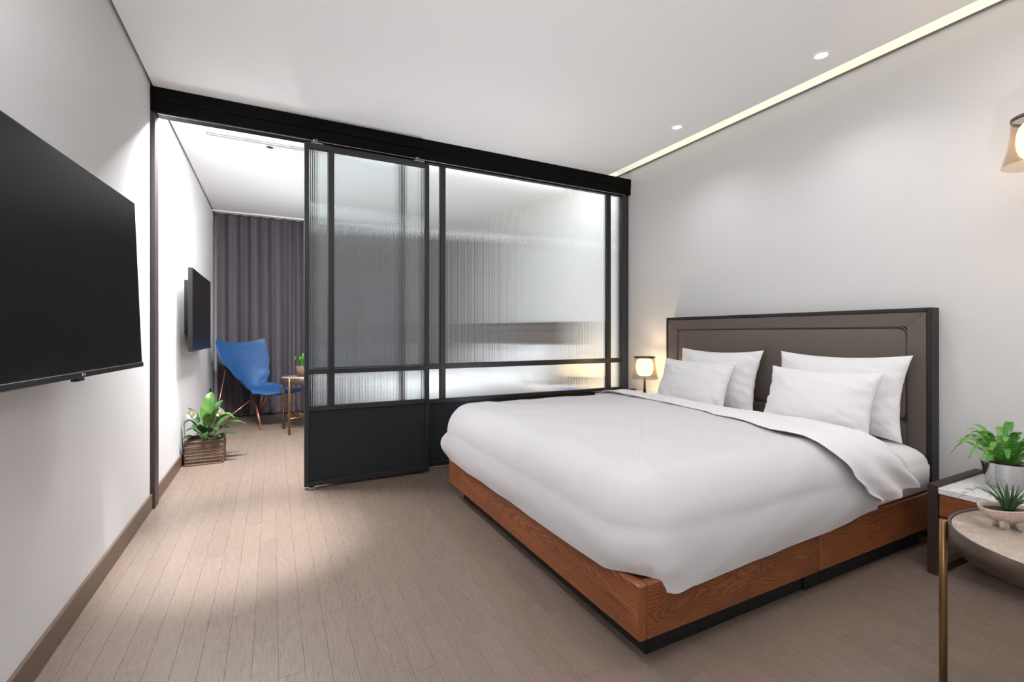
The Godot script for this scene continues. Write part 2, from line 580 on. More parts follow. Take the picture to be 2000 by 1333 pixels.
# ---------------------------------------------------------------- partition
# ribbed glass: half-round ribs towards the bedroom, flat back, closed
func ribbed(w: float, h: float) -> ArrayMesh:
	var pitch := 0.0098
	var n := maxi(2, int(round(w / pitch)))
	pitch = w / n
	var seg := 8
	var sag := 0.0014
	var t := 0.0055
	var r := (pitch * pitch / 4 + sag * sag) / (2 * sag)
	var st := SurfaceTool.new()
	st.begin(Mesh.PRIMITIVE_TRIANGLES)
	var v := []
	for i in n:
		for k in seg + 1:
			var lx := (k / float(seg) - 0.5) * pitch
			var z := sqrt(r * r - lx * lx) - (r - sag)
			v.append([Vector3(-w / 2 + (i + 0.5) * pitch + lx, 0, t / 2 + z), Vector3(lx, 0, sqrt(r * r - lx * lx)).normalized()])
	var q := func(a: Vector3, b: Vector3, c: Vector3, d: Vector3, na: Vector3, nb: Vector3) -> void:
		# a,b lower edge; c,d upper edge above b,a
		var order := [0, 1, 2, 0, 2, 3]
		var pp := [a, b, c, d]
		var nn := [na, nb, nb, na]
		if (c - a).cross(b - a).dot(na + nb) < 0:
			order = [0, 2, 1, 0, 3, 2]
		for o in order:
			st.set_normal(nn[o])
			st.add_vertex(pp[o])
	var up := Vector3(0, h / 2, 0)
	for k in v.size() - 1:
		if (k + 1) % (seg + 1) == 0: continue
		var a: Vector3 = v[k][0]
		var b: Vector3 = v[k + 1][0]
		q.call(a - up, b - up, b + up, a + up, v[k][1], v[k + 1][1])
		for s in [-1.0, 1.0]:
			var nn := Vector3(0, s, 0)
			q.call(a + up * s, b + up * s, Vector3(b.x, s * h / 2, -t / 2), Vector3(a.x, s * h / 2, -t / 2), nn, nn)
	var lo := Vector3(-w / 2, 0, -t / 2)
	var hi := Vector3(w / 2, 0, -t / 2)
	q.call(lo - up, hi - up, hi + up, lo + up, Vector3.FORWARD, Vector3.FORWARD)
	for s in [-1.0, 1.0]:
		var nn := Vector3(s, 0, 0)
		var p0 := Vector3(s * w / 2, 0, -t / 2)
		var p1 := Vector3(s * w / 2, 0, t / 2)
		q.call(p0 - up, p1 - up, p1 + up, p0 + up, nn, nn)
	return st.commit()

func pane(parent: Node, x0: float, x1: float, y0: float, y1: float, z: float) -> void:
	put(parent, "glass_pane", ribbed(x1 - x0 + 0.008, y1 - y0 + 0.008), M.glass, Vector3((x0 + x1) / 2, (y0 + y1) / 2, z), Basis.IDENTITY, "ribbed clear glass")

func partition() -> void:
	var p := thing("wall_partition", "black steel partition with ribbed glass panes between bedroom and lounge", "partition", Vector3.ZERO, "", "structure")
	var zf := -0.045
	var zb := -0.085
	# beam in two layers
	slab(p, "beam", Vector3(0.0, 2.325, -0.1), Vector3(1.5, H, 0.0), M.beam, 0.002)
	slab(p, "beam", Vector3(1.502, 2.325, -0.1), Vector3(W, H, 0.0), M.beam, 0.002)
	slab(p, "track_cover", Vector3(0.0, 2.257, -0.1), Vector3(W, 2.323, -0.004), M.beam, 0.002)
	slab(p, "track_rail", Vector3(0.03, 2.2505, -0.018), Vector3(W - 0.05, 2.2565, -0.012), M.steel, 0.001)
	slab(p, "jamb", Vector3(0.0, 0, -0.1), Vector3(0.022, 2.257, -0.004), mat(srgb(66, 54, 56), 0.5), 0.002)
	slab(p, "end_post", Vector3(W - 0.075, 0, -0.1), Vector3(W - 0.004, 2.257, -0.03), mat(srgb(46, 50, 56), 0.45), 0.002)
	var posts := [[0.835, 0.862], [1.600, 1.630]]
	for q in posts:
		slab(p, "post", Vector3(q[0], 0, zb), Vector3(q[1], 2.257, zf), M.black, 0.002)
	var xr := W - 0.075
	var bays := [[0.862, 1.600, [1.428, 1.462]], [1.630, xr, [1.724, 1.766], [3.282, 3.326]]]
	for b in bays:
		for y in [[0.478, 0.508], [0.732, 0.772], [2.247, 2.257], [0.012, 0.045]]:
			slab(p, "rail", Vector3(b[0], y[0], zb), Vector3(b[1], y[1], zf), M.black, 0.002)
		var xs := [b[0]]
		for k in range(2, b.size()):
			for y in [[0.508, 0.732], [0.772, 2.247]]:
				slab(p, "muntin", Vector3(b[k][0], y[0], zb), Vector3(b[k][1], y[1], zf), M.black, 0.002)
			xs.append(b[k][0])
			xs.append(b[k][1])
		xs.append(b[1])
		for k in range(0, xs.size(), 2):
			for y in [[0.508, 0.732], [0.772, 2.247]]:
				pane(p, xs[k], xs[k + 1], y[0], y[1], (zf + zb) / 2)
		slab(p, "kick_panel", Vector3(b[0], 0.045, zb + 0.012), Vector3(b[1], 0.478, zf - 0.012), M.panel, 0.001)

func sliding_door() -> void:
	var d := thing("door_1", "black framed sliding door with ribbed glass, standing half open", "door", Vector3.ZERO, "", "structure")
	var z0 := 0.006
	var z1 := 0.046
	var x0 := 0.795
	var x1 := 1.612
	slab(d, "stile", Vector3(x0, 0.018, z0), Vector3(x0 + 0.028, 2.215, z1), M.black, 0.002)
	slab(d, "stile", Vector3(x1 - 0.028, 0.018, z0), Vector3(x1, 2.215, z1), M.black, 0.002)
	for y in [[0.018, 0.048], [0.497, 0.527], [0.735, 0.765], [2.183, 2.215]]:
		slab(d, "rail", Vector3(x0 + 0.028, y[0], z0), Vector3(x1 - 0.028, y[1], z1), M.black, 0.002)
	for y in [[0.527, 0.735], [0.765, 2.183]]:
		slab(d, "muntin", Vector3(0.938, y[0], z0), Vector3(0.974, y[1], z1), M.black, 0.002)
		pane(d, x0 + 0.028, 0.938, y[0], y[1], 0.026)
		pane(d, 0.974, x1 - 0.028, y[0], y[1], 0.026)
	slab(d, "kick_panel", Vector3(x0 + 0.028, 0.048, 0.016), Vector3(x1 - 0.028, 0.497, 0.036), M.panel, 0.001)
	for x in [0.87, 1.545]:
		var h := put(d, "roller_hanger", join([[box(Vector3(0.075, 0.014, 0.026), 0.003), Transform3D(Basis.IDENTITY, Vector3(x, 2.223, 0.02))], [box(Vector3(0.008, 0.035, 0.008), 0.001), Transform3D(Basis.IDENTITY, Vector3(x, 2.240, 0.012))]]), M.steel)
		put(h, "roller", tube([Vector3(x - 0.014, 2.246, 0.004), Vector3(x - 0.014, 2.246, 0.012)], 0.008, 12), M.chrome)
	var g := thing("door_guide", "small steel floor guide under the sliding door corner", "door guide", Vector3(0.838, 0, 0.05))
	put(g, "body", box(Vector3(0.044, 0.016, 0.03), 0.002), M.steel, Vector3(0, 0.008, 0))
	for x in [-0.012, 0.012]:
		put(g, "screw", lathe([Vector2(0.0003, 0.0185), Vector2(0.004, 0.018), Vector2(0.005, 0.016)], 12), M.chrome, Vector3(x, 0, 0))

# ---------------------------------------------------------------- beds
func pillow(w: float, h: float, t: float, s: int) -> ArrayMesh:
	var nz := noise(s, 1.0, 3)
	var f := func(u: float, v: float) -> Vector3:
		# u runs round front (0..0.5) and back (0.5..1)
		var back := u > 0.5
		var x: float = (u * 4.0 - 1.0) if not back else (3.0 - u * 4.0)
		var y := v * 2.0 - 1.0
		x = sin(x * PI / 2)
		y = sin(y * PI / 2)
		var px := x * w / 2 * (1.0 - 0.09 * (1.0 - y * y))
		var py := y * h / 2 * (1.0 - 0.12 * (1.0 - x * x))
		var e := pow(maxf(0.0, 1.0 - pow(absf(x), 2.6)), 0.62) * pow(maxf(0.0, 1.0 - pow(absf(y), 2.6)), 0.62)
		var edge := 1.0 - e
		var wr := nz.get_noise_2d(px * 9.0 + py * 5.0, py * 14.0 - px * 3.0) * 0.010 * (0.35 + edge) * minf(1.0, e * 5.0)
		var z := e * t / 2 + wr
		return Vector3(px, py, -z if back else z)
	return surf(f, 72, 36)

func bed(dz: float) -> void:
	var near := dz == 0.0
	var far := "" if near else " seen blurred through the ribbed glass"
	var fx := 1.57
	var nz := 2.235
	var fz := 0.58
	var b := thing("bed", "low oak bed frame with brown grain on a black plinth" if near else "second oak bed frame" + far, "bed", Vector3(0, 0, dz), "oak beds")
	# frame
	put(b, "foot_board", box(Vector3(nz - fz, 0.168, 0.03), 0.006), M.oak_foot, Vector3(fx + 0.015, 0.174, (nz + fz) / 2), Basis(Vector3.UP, -PI / 2))
	for s in [[fx + 0.03, 2.464], [2.470, 3.40]]:
		for z in [nz - 0.015, fz + 0.015]:
			put(b, "side_board", box(Vector3(s[1] - s[0], 0.168, 0.03), 0.005), M.oak_side if s[0] < 2 else M.oak_plain, Vector3((s[0] + s[1]) / 2, 0.174, z))
	slab(b, "slat_deck", Vector3(fx + 0.03, 0.20, fz + 0.03), Vector3(3.40, 0.25, nz - 0.03), M.oak_plain)
	slab(b, "plinth", Vector3(fx + 0.075, 0, fz + 0.055), Vector3(2.444, 0.09, nz - 0.055), M.plinth)
	slab(b, "plinth", Vector3(2.446, 0, fz + 0.047), Vector3(3.36, 0.09, nz - 0.047), M.plinth)
	# headboard
	var hb := thing("headboard", "wide grey-brown leather headboard in a black frame against the wall" if near else "headboard of the second bed" + far, "headboard", Vector3(0, 0, dz), "leather headboards")
	var z0 := 0.507
	var z1 := 2.205
	var y1 := 1.122
	var xf := 3.435
	slab(hb, "frame_side", Vector3(xf, 0.05, z0), Vector3(3.512, y1, z0 + 0.022), M.darkwood, 0.003)
	slab(hb, "frame_side", Vector3(xf, 0.05, z1 - 0.022), Vector3(3.512, y1, z1), M.darkwood, 0.003)
	slab(hb, "frame_top", Vector3(xf, y1 - 0.022, z0 + 0.022), Vector3(3.512, y1, z1 - 0.022), M.darkwood, 0.003)
	slab(hb, "backing", Vector3(3.47, 0.06, z0 + 0.02), Vector3(3.51, y1 - 0.02, z1 - 0.02), M.seam, 0.002)
	# padded border with mitred corners round a raised panel
	var ia := Vector2(z0 + 0.022, 0.10)
	var ib := Vector2(z1 - 0.022, y1 - 0.022)
	var pa := Vector2(0.622, 0.553)
	var pb := Vector2(2.107, 1.030)
	border(hb, [Vector2(ia.x, ib.y), Vector2(ib.x, ib.y), Vector2(pb.x, pb.y), Vector2(pa.x, pb.y)], xf + 0.008)
	border(hb, [Vector2(ib.x, ia.y), Vector2(ib.x, ib.y), Vector2(pb.x, pb.y), Vector2(pb.x, ia.y)], xf + 0.008)
	border(hb, [Vector2(ia.x, ia.y), Vector2(ia.x, ib.y), Vector2(pa.x, pb.y), Vector2(pa.x, ia.y)], xf + 0.008)
	border(hb, [Vector2(pa.x, ia.y), Vector2(pb.x, ia.y), Vector2(pb.x, pa.y), Vector2(pa.x, pa.y)], xf + 0.008)
	for k in 2:
		put(hb, "piping", piping(pa - Vector2(0.003, 0.003) * k * 4.0, pb + Vector2(0.003, 0.003) * k * 4.0, 0.04 + 0.012 * k, 0.0042), M.piping, Vector3(xf + 0.007, 0, 0))
		put(hb, "seam_groove", piping(pa - Vector2(0.003, 0.003) * (k * 7.0 - 2.0), pb + Vector2(0.003, 0.003) * (k * 7.0 - 2.0), 0.036 + 0.02 * k, 0.0022), M.seam, Vector3(xf + 0.0065, 0, 0))
	put(hb, "panel", cushion_panel(pa, pb, 0.04, 0.022), M.leather, Vector3(xf + 0.012, 0, 0))
	# mattress
	var mt := solo("mattress", "white mattress showing at the head end beside the headboard" if near else "white mattress" + far, "mattress", mattress_mesh(Vector3(1.815, 0.207, 1.655)), M.linen, Vector3(2.512, 0.2585, 1.4075 + dz), Basis.IDENTITY, "white mattresses")
	var dv := thing("duvet", "smooth white duvet hanging over the foot and side of the bed" if near else "white duvet on the second bed" + far, "duvet", Vector3(0, 0, dz), "white duvets")
	put(dv, "cover", duvet_mesh(), M.duvet)
	put(dv, "turned_back_edge", flap_mesh(), M.linen)
	var ps := [
		["large white pillow leaning on the headboard, farther from the viewer", Vector3(3.328, 0.680, 1.055), 0.66, 0.43, 0.17, 14.0, 101],
		["large white pillow leaning on the headboard, nearer to the viewer", Vector3(3.328, 0.681, 1.825), 0.66, 0.43, 0.17, 14.0, 102],
		["smaller white pillow in front, next to the lit table lamp", Vector3(3.165, 0.648, 1.005), 0.60, 0.36, 0.16, 22.0, 103],
		["smaller white pillow in front, near the turned back duvet corner", Vector3(3.150, 0.643, 1.830), 0.56, 0.36, 0.17, 22.0, 104]]
	for e in ps:
		var bs := Basis(Vector3.UP, -PI / 2) * Basis(Vector3.RIGHT, deg_to_rad(-e[5]))
		var lab: String = e[0] if near else "white pillow at the head of the second bed" + far
		solo("pillow", lab, "pillow", pillow(e[2], e[3], e[4], e[6]), M.linen, e[1] + Vector3(0, 0, dz), bs, "pillows on the near bed" if near else "pillows on the second bed")

func border(parent: Node, q: Array, x: float) -> void:
	var c := (q[0] + q[1] + q[2] + q[3]) as Vector2
	c /= 4.0
	var f := func(u: float, v: float) -> Vector3:
		var a: Vector2 = q[0].lerp(q[1], u)
		var d: Vector2 = q[3].lerp(q[2], u)
		var p := a.lerp(d, v)
		p += (c - p) * 0.0004
		var e := minf(1.0, minf(minf(u, 1.0 - u) * 64.0, minf(v, 1.0 - v) * 40.0))
		return Vector3(x - 0.006 * sqrt(e) - 0.002, p.y, p.x)
	put(parent, "border_panel", surf(f, 64, 40), M.leather)

func rr_outline(a: Vector2, b: Vector2, r: float, n := 8) -> Array:
	var out := []
	var cs := [Vector2(b.x - r, b.y - r), Vector2(a.x + r, b.y - r), Vector2(a.x + r, a.y + r), Vector2(b.x - r, a.y + r)]
	for k in 4:
		for i in n + 1:
			var t := (k + i / float(n)) * PI / 2
			out.append(cs[k] + Vector2(cos(t), sin(t)) * r)
	return out

func piping(a: Vector2, b: Vector2, r: float, rad: float) -> ArrayMesh:
	var pts := []
	for p in rr_outline(a, b, r):
		pts.append(Vector3(0, p.y, p.x))
	pts.append(pts[0])
	return tube(pts, rad, 8)

func cushion_panel(a: Vector2, b: Vector2, r: float, puff: float) -> ArrayMesh:
	var o := rr_outline(a, b, r, 10)
	var c := (a + b) / 2
	var f := func(u: float, v: float) -> Vector3:
		var p: Vector2 = o[int(round(u * o.size())) % o.size()]
		var inner := Vector2(clampf(p.x, a.x + 0.2, b.x - 0.2), c.y)
		var q := inner.lerp(p, v)
		return Vector3(-puff * pow(1.0 - pow(v, 5.0), 0.6), q.y, q.x)
	return surf(f, o.size(), 14)

# rounded slab standing on y = 0
func mattress_mesh(sz: Vector3) -> ArrayMesh:
	var rings := [[0.06, 0.0], [0.012, 0.004], [0.0, 0.016], [-0.004, 0.07], [-0.004, 0.12]]
	for k in 7:
		var t := k / 6.0 * PI / 2
		rings.append([0.10 * (1.0 - cos(t)), 0.125 + (sz.y - 0.125) * sin(t)])
	rings.append([0.3, sz.y + 0.004])
	rings.append([0.8, sz.y + 0.006])
	var n := rings.size() - 1
	var h := Vector2(sz.x, sz.z) / 2
	var f := func(u: float, v: float) -> Vector3:
		var r: Array = rings[int(round(v * n))]
		var ins: float = r[0]
		var o := rr_outline(-h + Vector2.ONE * ins, h - Vector2.ONE * ins, maxf(0.02, 0.12 - ins * 0.1), 8) if ins < 0.5 else rr_outline(-Vector2(h.x - ins, 0.02), Vector2(h.x - ins, 0.02), 0.01, 8)
		var p: Vector2 = o[int(round(u * o.size())) % o.size()]
		return Vector3(p.x, r[1], p.y)
	return surf(f, 36, n)

# U-shaped outline of the duvet from the near head end round the foot to the far head end: position (x, z) and outward normal
func duvet_outline(n: int) -> Array:
	var out := []
	var xh := 2.86
	var x0 := 1.548
	var zn := 2.247
	var zf := 0.47
	var r := 0.17
	var l1 := xh - x0 - r
	var l2 := zn - zf - 2 * r
	var q := PI * r / 2
	var total := l1 * 2 + l2 + 2 * q
	for i in n + 1:
		var s := total * i / n
		if s < l1:
			out.append([Vector2(xh - s, zn), Vector2(0, 1), s / l1, 0])
		elif s < l1 + q:
			var t := (s - l1) / r
			out.append([Vector2(x0 + r - sin(t) * r, zn - r + cos(t) * r), Vector2(-sin(t), cos(t)), (s - l1) / q, 1])
		elif s < l1 + q + l2:
			out.append([Vector2(x0, zn - r - (s - l1 - q)), Vector2(-1, 0), (s - l1 - q) / l2, 2])
		elif s < l1 + 2 * q + l2:
			var t := (s - l1 - q - l2) / r
			out.append([Vector2(x0 + r - cos(t) * r, zf + r - sin(t) * r), Vector2(-cos(t), -sin(t)), (s - l1 - q - l2) / q, 3])
		else:
			out.append([Vector2(x0 + r + (s - l1 - 2 * q - l2), zf), Vector2(0, -1), (s - l1 - 2 * q - l2) / l1, 4])
	return out

func duvet_point(o: Array, rr: float, nz: FastNoiseLite) -> Vector3:
	var p: Vector2 = o[0]
	var n: Vector2 = o[1]
	var rs := 0.15
	var spine := Vector2(clampf(p.x, 2.35, 2.86), 1.40)
	var inner := p - n * rs
	var top := 0.562
	var shoulder := 0.16
	var hem := 0.25
	var part: int = o[3]
	var t: float = o[2]
	if part == 0: hem = lookup([[1.718, 0.204], [1.78, 0.213], [2.1, 0.224], [2.47, 0.238], [2.86, 0.262]], p.x)
	elif part == 1: hem = lookup([[0.0, 0.204], [0.22, 0.215], [0.38, 0.262], [0.6, 0.264], [1.0, 0.252]], t)
	elif part == 2: hem = 0.252 - 0.010 * t
	elif part == 3: hem = 0.242 + 0.012 * t
	else: hem = 0.254
	var bulge := 0.012
	if part == 3: bulge = 0.012 + 0.05 * sin(t * PI * 0.7)
	elif part == 4: bulge = 0.04
	elif part == 2: bulge = 0.012
	var wr := nz.get_noise_2d(p.x * 2.2 + rr, p.y * 2.2) * (0.004 if part == 2 or part == 0 else 0.008)
	if rr <= 1.0:
		var q := spine.lerp(inner, rr)
		return Vector3(q.x, top + 0.012 * (1.0 - rr * rr) + wr * rr + 0.006 * nz.get_noise_2d(q.x * 3.0, q.y * 3.0), q.y)
	if rr <= 2.0:
		var a := (rr - 1.0) * PI / 2
		var q := inner + n * rs * sin(a)
		return Vector3(q.x, top - shoulder * (1.0 - cos(a)) + wr, q.y)
	var k := rr - 2.0
	var q2 := p + n * (bulge * sin(k * PI) + wr * k - 0.004 * k)
	return Vector3(q2.x, lerpf(top - shoulder + wr, hem, k), q2.y)

func duvet_mesh() -> ArrayMesh:
	var nu := 220
	var o := duvet_outline(nu)
	var nz := noise(201, 1.0, 2)
	var outer := func(u: float, v: float) -> Vector3:
		return duvet_point(o[int(round(u * nu))], v * 3.0, nz)
	# the hem turns under so that the cloth has thickness
	var under := func(u: float, v: float) -> Vector3:
		var e: Array = o[int(round(u * nu))]
		var p := duvet_point(e, 3.0 - v * 0.6, nz)
		var n: Vector2 = e[1]
		return p - Vector3(n.x, 0, n.y) * 0.016 * minf(1.0, v * 5.0) - Vector3(0, 0.006 * sin(minf(1.0, v * 5.0) * PI), 0)
	return join([[surf(outer, nu, 48)], [surf(under, nu, 8)]])

func flap_mesh() -> ArrayMesh:
	var nz := noise(211, 1.0, 2)
	var path := []      # (z, y) from the far hem over the top to the near hem
	for k in 5: path.append(Vector2(0.445 - 0.004 * k, lerpf(0.40, 0.46, k / 4.0)))
	for k in 9:
		var a := k / 8.0 * PI / 2
		path.append(Vector2(0.60 - 0.165 * cos(a), 0.45 + 0.13 * sin(a)))
	for k in 24: path.append(Vector2(lerpf(0.65, 2.10, k / 23.0), 0.582))
	for k in 9:
		var a := (k + 1) / 9.0 * PI / 2
		path.append(Vector2(2.10 + 0.168 * sin(a), 0.582 - 0.14 * (1.0 - cos(a))))
	for k in 10: path.append(Vector2(2.268, lerpf(0.43, 0.322, k / 9.0)))
	var n := path.size() - 1
	var f := func(u: float, v: float) -> Vector3:
		var p: Vector2 = path[int(round(v * n))]
		var hang := p.x > 2.15 and p.y < 0.575
		var xl := lookup([[0.44, 2.78], [0.8, 2.765], [1.3, 2.73], [1.7, 2.65], [2.0, 2.555], [2.2, 2.535]], p.x)
		var xr := lookup([[0.44, 3.06], [1.5, 3.06], [1.9, 3.02], [2.2, 2.90]], p.x)
		if hang:
			xl = lookup([[0.322, 2.79], [0.38, 2.69], [0.45, 2.615], [0.575, 2.535]], p.y)
			xr = lookup([[0.322, 3.155], [0.437, 3.035], [0.505, 2.955], [0.575, 2.90]], p.y)
		var x := lerpf(xl, xr, u)
		var y := p.y + 0.004 * nz.get_noise_2d(x * 4.0, p.x * 4.0)
		var z := p.x
		if hang:
			var deep := smoothstep(0.56, 0.36, p.y)
			z += deep * (0.012 * sin(u * 15.0 + p.y * 6.0) + 0.014)
			y += deep * (-0.014 * sin(u * PI * 2.0))
		else:
			y -= smoothstep(2.86, 3.2, x) * 0.085 * smoothstep(0.4, 0.7, p.x)
			y += 0.006 * sin(u * PI) + 0.004 * sin(u * 11.0 + p.x * 3.0)
		return Vector3(x, y, z)
	var under := func(u: float, v: float) -> Vector3:
		var p: Vector3 = f.call(u, v)
		var q: Vector2 = path[int(round(v * n))]
		var side := smoothstep(2.10, 2.25, q.x) - smoothstep(0.6, 0.46, q.x)
		var e := minf(1.0, minf(minf(u, 1.0 - u) * 12.0, minf(v, 1.0 - v) * 20.0))
		return p - (Vector3(0, 1, 0) * (1.0 - absf(side)) + Vector3(0, 0, side)) * 0.013 * sqrt(e)
	return join([[surf(f, 28, n)], [surf(under, 28, n)]])

# ---------------------------------------------------------------- televisions
func tv(label: String, at: Vector3, turn: float, tilt: float, w: float, h: float, mark: bool) -> Node3D:
	# local: screen faces +x, width along z, y from the lower edge
	var o := thing("television", label, "television", at, "wall televisions")
	o.basis = Basis(Vector3.UP, turn) * Basis(Vector3.BACK, tilt)
	slab(o, "body", Vector3(-0.028, 0, -w / 2), Vector3(0, h, w / 2), M.tvbody, 0.003)
	slab(o, "rear_housing", Vector3(-0.052, 0.05, -w * 0.36), Vector3(-0.028, h * 0.62, w * 0.36), M.tvbody, 0.008)
	slab(o, "screen", Vector3(-0.001, 0.020, -w / 2 + 0.005), Vector3(0.0008, h - 0.006, w / 2 - 0.005), M.screen, 0.0004)
	slab(o, "chin_bezel", Vector3(-0.002, 0.0, -w / 2), Vector3(0.004, 0.017, w / 2), M.tvbody, 0.0015)
	if mark:
		var z := -0.075
		put(o, "control_stub", box(Vector3(0.02, 0.010, 0.036), 0.002), M.tvbody, Vector3(-0.008, -0.005, z))
		var lg := put(o, "logo", lathe([Vector2(0.0002, 0.0006), Vector2(0.0042, 0.0006), Vector2(0.0045, 0)], 20), M.logo, Vector3(0.004, 0.0085, z - 0.0), Basis(Vector3.BACK, -PI / 2))
		var tm := TextMesh.new()
		tm.text = "LG"
		tm.font_size = 24
		tm.pixel_size = 0.00042
		tm.depth = 0.0006
		var fnt := SystemFont.new()
		fnt.font_names = PackedStringArray(["Droid Sans"])
		tm.font = fnt
		put(o, "lettering", tm, M.logo, Vector3(0.0044, 0.0085, z - 0.013), Basis(Vector3.UP, PI / 2))
	return o

func televisions() -> void:
	var t := tv("large black flat television hung on the wall beside the viewer, screen off", Vector3(0.118, 0.868, 1.575), -0.085, 0.038, 1.15, 0.634, true)
	var mnt := put(t, "wall_mount", join([[box(Vector3(0.05, 0.26, 0.36), 0.004), Transform3D(Basis.IDENTITY, Vector3(-0.078, 0.3, 0))]]), M.blackplastic)
	var u := tv("black flat television in the lounge standing off the wall beside the curtain", Vector3(0.108, 0.866, -1.25), 0.0, 0.0, 1.06, 0.602, false)
	var m2 := put(u, "wall_mount", join([
		[box(Vector3(0.03, 0.42, 0.34), 0.004), Transform3D(Basis.IDENTITY, Vector3(-0.094, 0.34, -0.05))],
		[box(Vector3(0.05, 0.05, 0.05), 0.004), Transform3D(Basis.IDENTITY, Vector3(-0.066, 0.42, 0.05))],
		[box(Vector3(0.05, 0.20, 0.10), 0.004), Transform3D(Basis.IDENTITY, Vector3(-0.066, 0.25, -0.05))]]), M.blackplastic)
	for k in 3:
		var a := Vector3(-0.07, 0.34 - 0.04 * k, 0.13 + 0.02 * k)
		put(u, "cable", tube(arc([a, a + Vector3(-0.005, -0.12, 0.03), a + Vector3(0.01, -0.2, -0.03), a + Vector3(0.02, -0.08, -0.08)], 14), 0.005, 6), M.blackplastic)

# ---------------------------------------------------------------- bedside
func nightstand(label: String, at: Vector3, w: float, top_y: float) -> Node3D:
	# local: back on the wall at x = 0, front at x = -0.47, z from 0 to w
	var o := thing("nightstand", label, "nightstand", at, "nightstands")
	var d := 0.472
	var t := 0.034
	for z in [0.0, w - t]:
		slab(o, "leg", Vector3(-d, 0, z), Vector3(-d + 0.03, top_y, z + t), M.walnut, 0.002)
		slab(o, "leg", Vector3(-0.04, 0, z), Vector3(-0.01, top_y, z + t), M.walnut, 0.002)
		slab(o, "top_rail", Vector3(-d + 0.03, top_y - 0.025, z), Vector3(-0.04, top_y, z + t), M.walnut, 0.002)
		slab(o, "base_rail", Vector3(-d + 0.03, 0, z), Vector3(-0.04, 0.028, z + t), M.walnut, 0.002)
	slab(o, "marble_top", Vector3(-d + 0.004, top_y - 0.035, t), Vector3(-0.01, top_y - 0.010, w - t), M.marble, 0.002, "white marble with grey veins")
	slab(o, "body", Vector3(-d + 0.03, top_y - 0.228, t), Vector3(-0.012, top_y - 0.035, w - t), M.oak_plain, 0.001)
	for y in [[top_y - 0.125, top_y - 0.038], [top_y - 0.228, top_y - 0.152]]:
		put(o, "drawer", box(Vector3(w - 2 * t - 0.004, y[1] - y[0], 0.02), 0.002), M.oak_plain, Vector3(-d + 0.018, (y[0] + y[1]) / 2, w / 2), Basis(Vector3.UP, -PI / 2))
	return o

func shade_lamp_parts(o: Node3D, at: Vector3, e: float) -> void:
	# smoked glass bell over a glowing white diffuser; at = centre of the lower rim
	var n := 16
	var prof := []
	for k in n + 1:
		var t := k / float(n)
		prof.append(Vector2(lerpf(0.110, 0.083, 1.0 - pow(1.0 - t, 2.0)), t * 0.182))
	var sh := put(o, "shade", lathe(prof, 48), M.smoke, at, Basis.IDENTITY, "smoked amber glass shade")
	put(sh, "upper_band", lathe([Vector2(0.0836, 0.170), Vector2(0.0846, 0.172), Vector2(0.0846, 0.183), Vector2(0.0826, 0.183), Vector2(0.0826, 0.170)], 48), M.bronze)
	var inner := []
	for k in 13:
		var a := k / 12.0 * PI
		inner.append(Vector2(maxf(0.0004, 0.070 * pow(sin(a), 0.42)), 0.096 - 0.074 * cos(a)))
	var gm := glow(srgb(255, 226, 172), 3.4)
	put(o, "diffuser", lathe(inner, 32), gm, at, Basis.IDENTITY, "glowing white glass diffuser")
	var l := OmniLight3D.new()
	l.name = "bulb_light"
	l.position = at + Vector3(0, 0.10, 0)
	l.light_energy = e
	l.light_color = srgb(255, 224, 182)
	l.light_size = 0.03
	l.omni_range = 8
	l.omni_attenuation = 2.0
	l.shadow_enabled = true
	o.add_child(l)

func table_lamp(label: String, at: Vector3, e: float) -> void:
	var o := thing("table_lamp", label, "lamp", at, "table lamps")
	put(o, "base", box(Vector3(0.12, 0.012, 0.16), 0.003), M.blackplastic, Vector3(0, 0.006, 0))
	put(o, "stem", tube([Vector3(0, 0.012, 0), Vector3(0, 0.21, 0)], 0.011, 12, 0.006), M.bronze)
	shade_lamp_parts(o, Vector3(0, 0.133, 0), e)

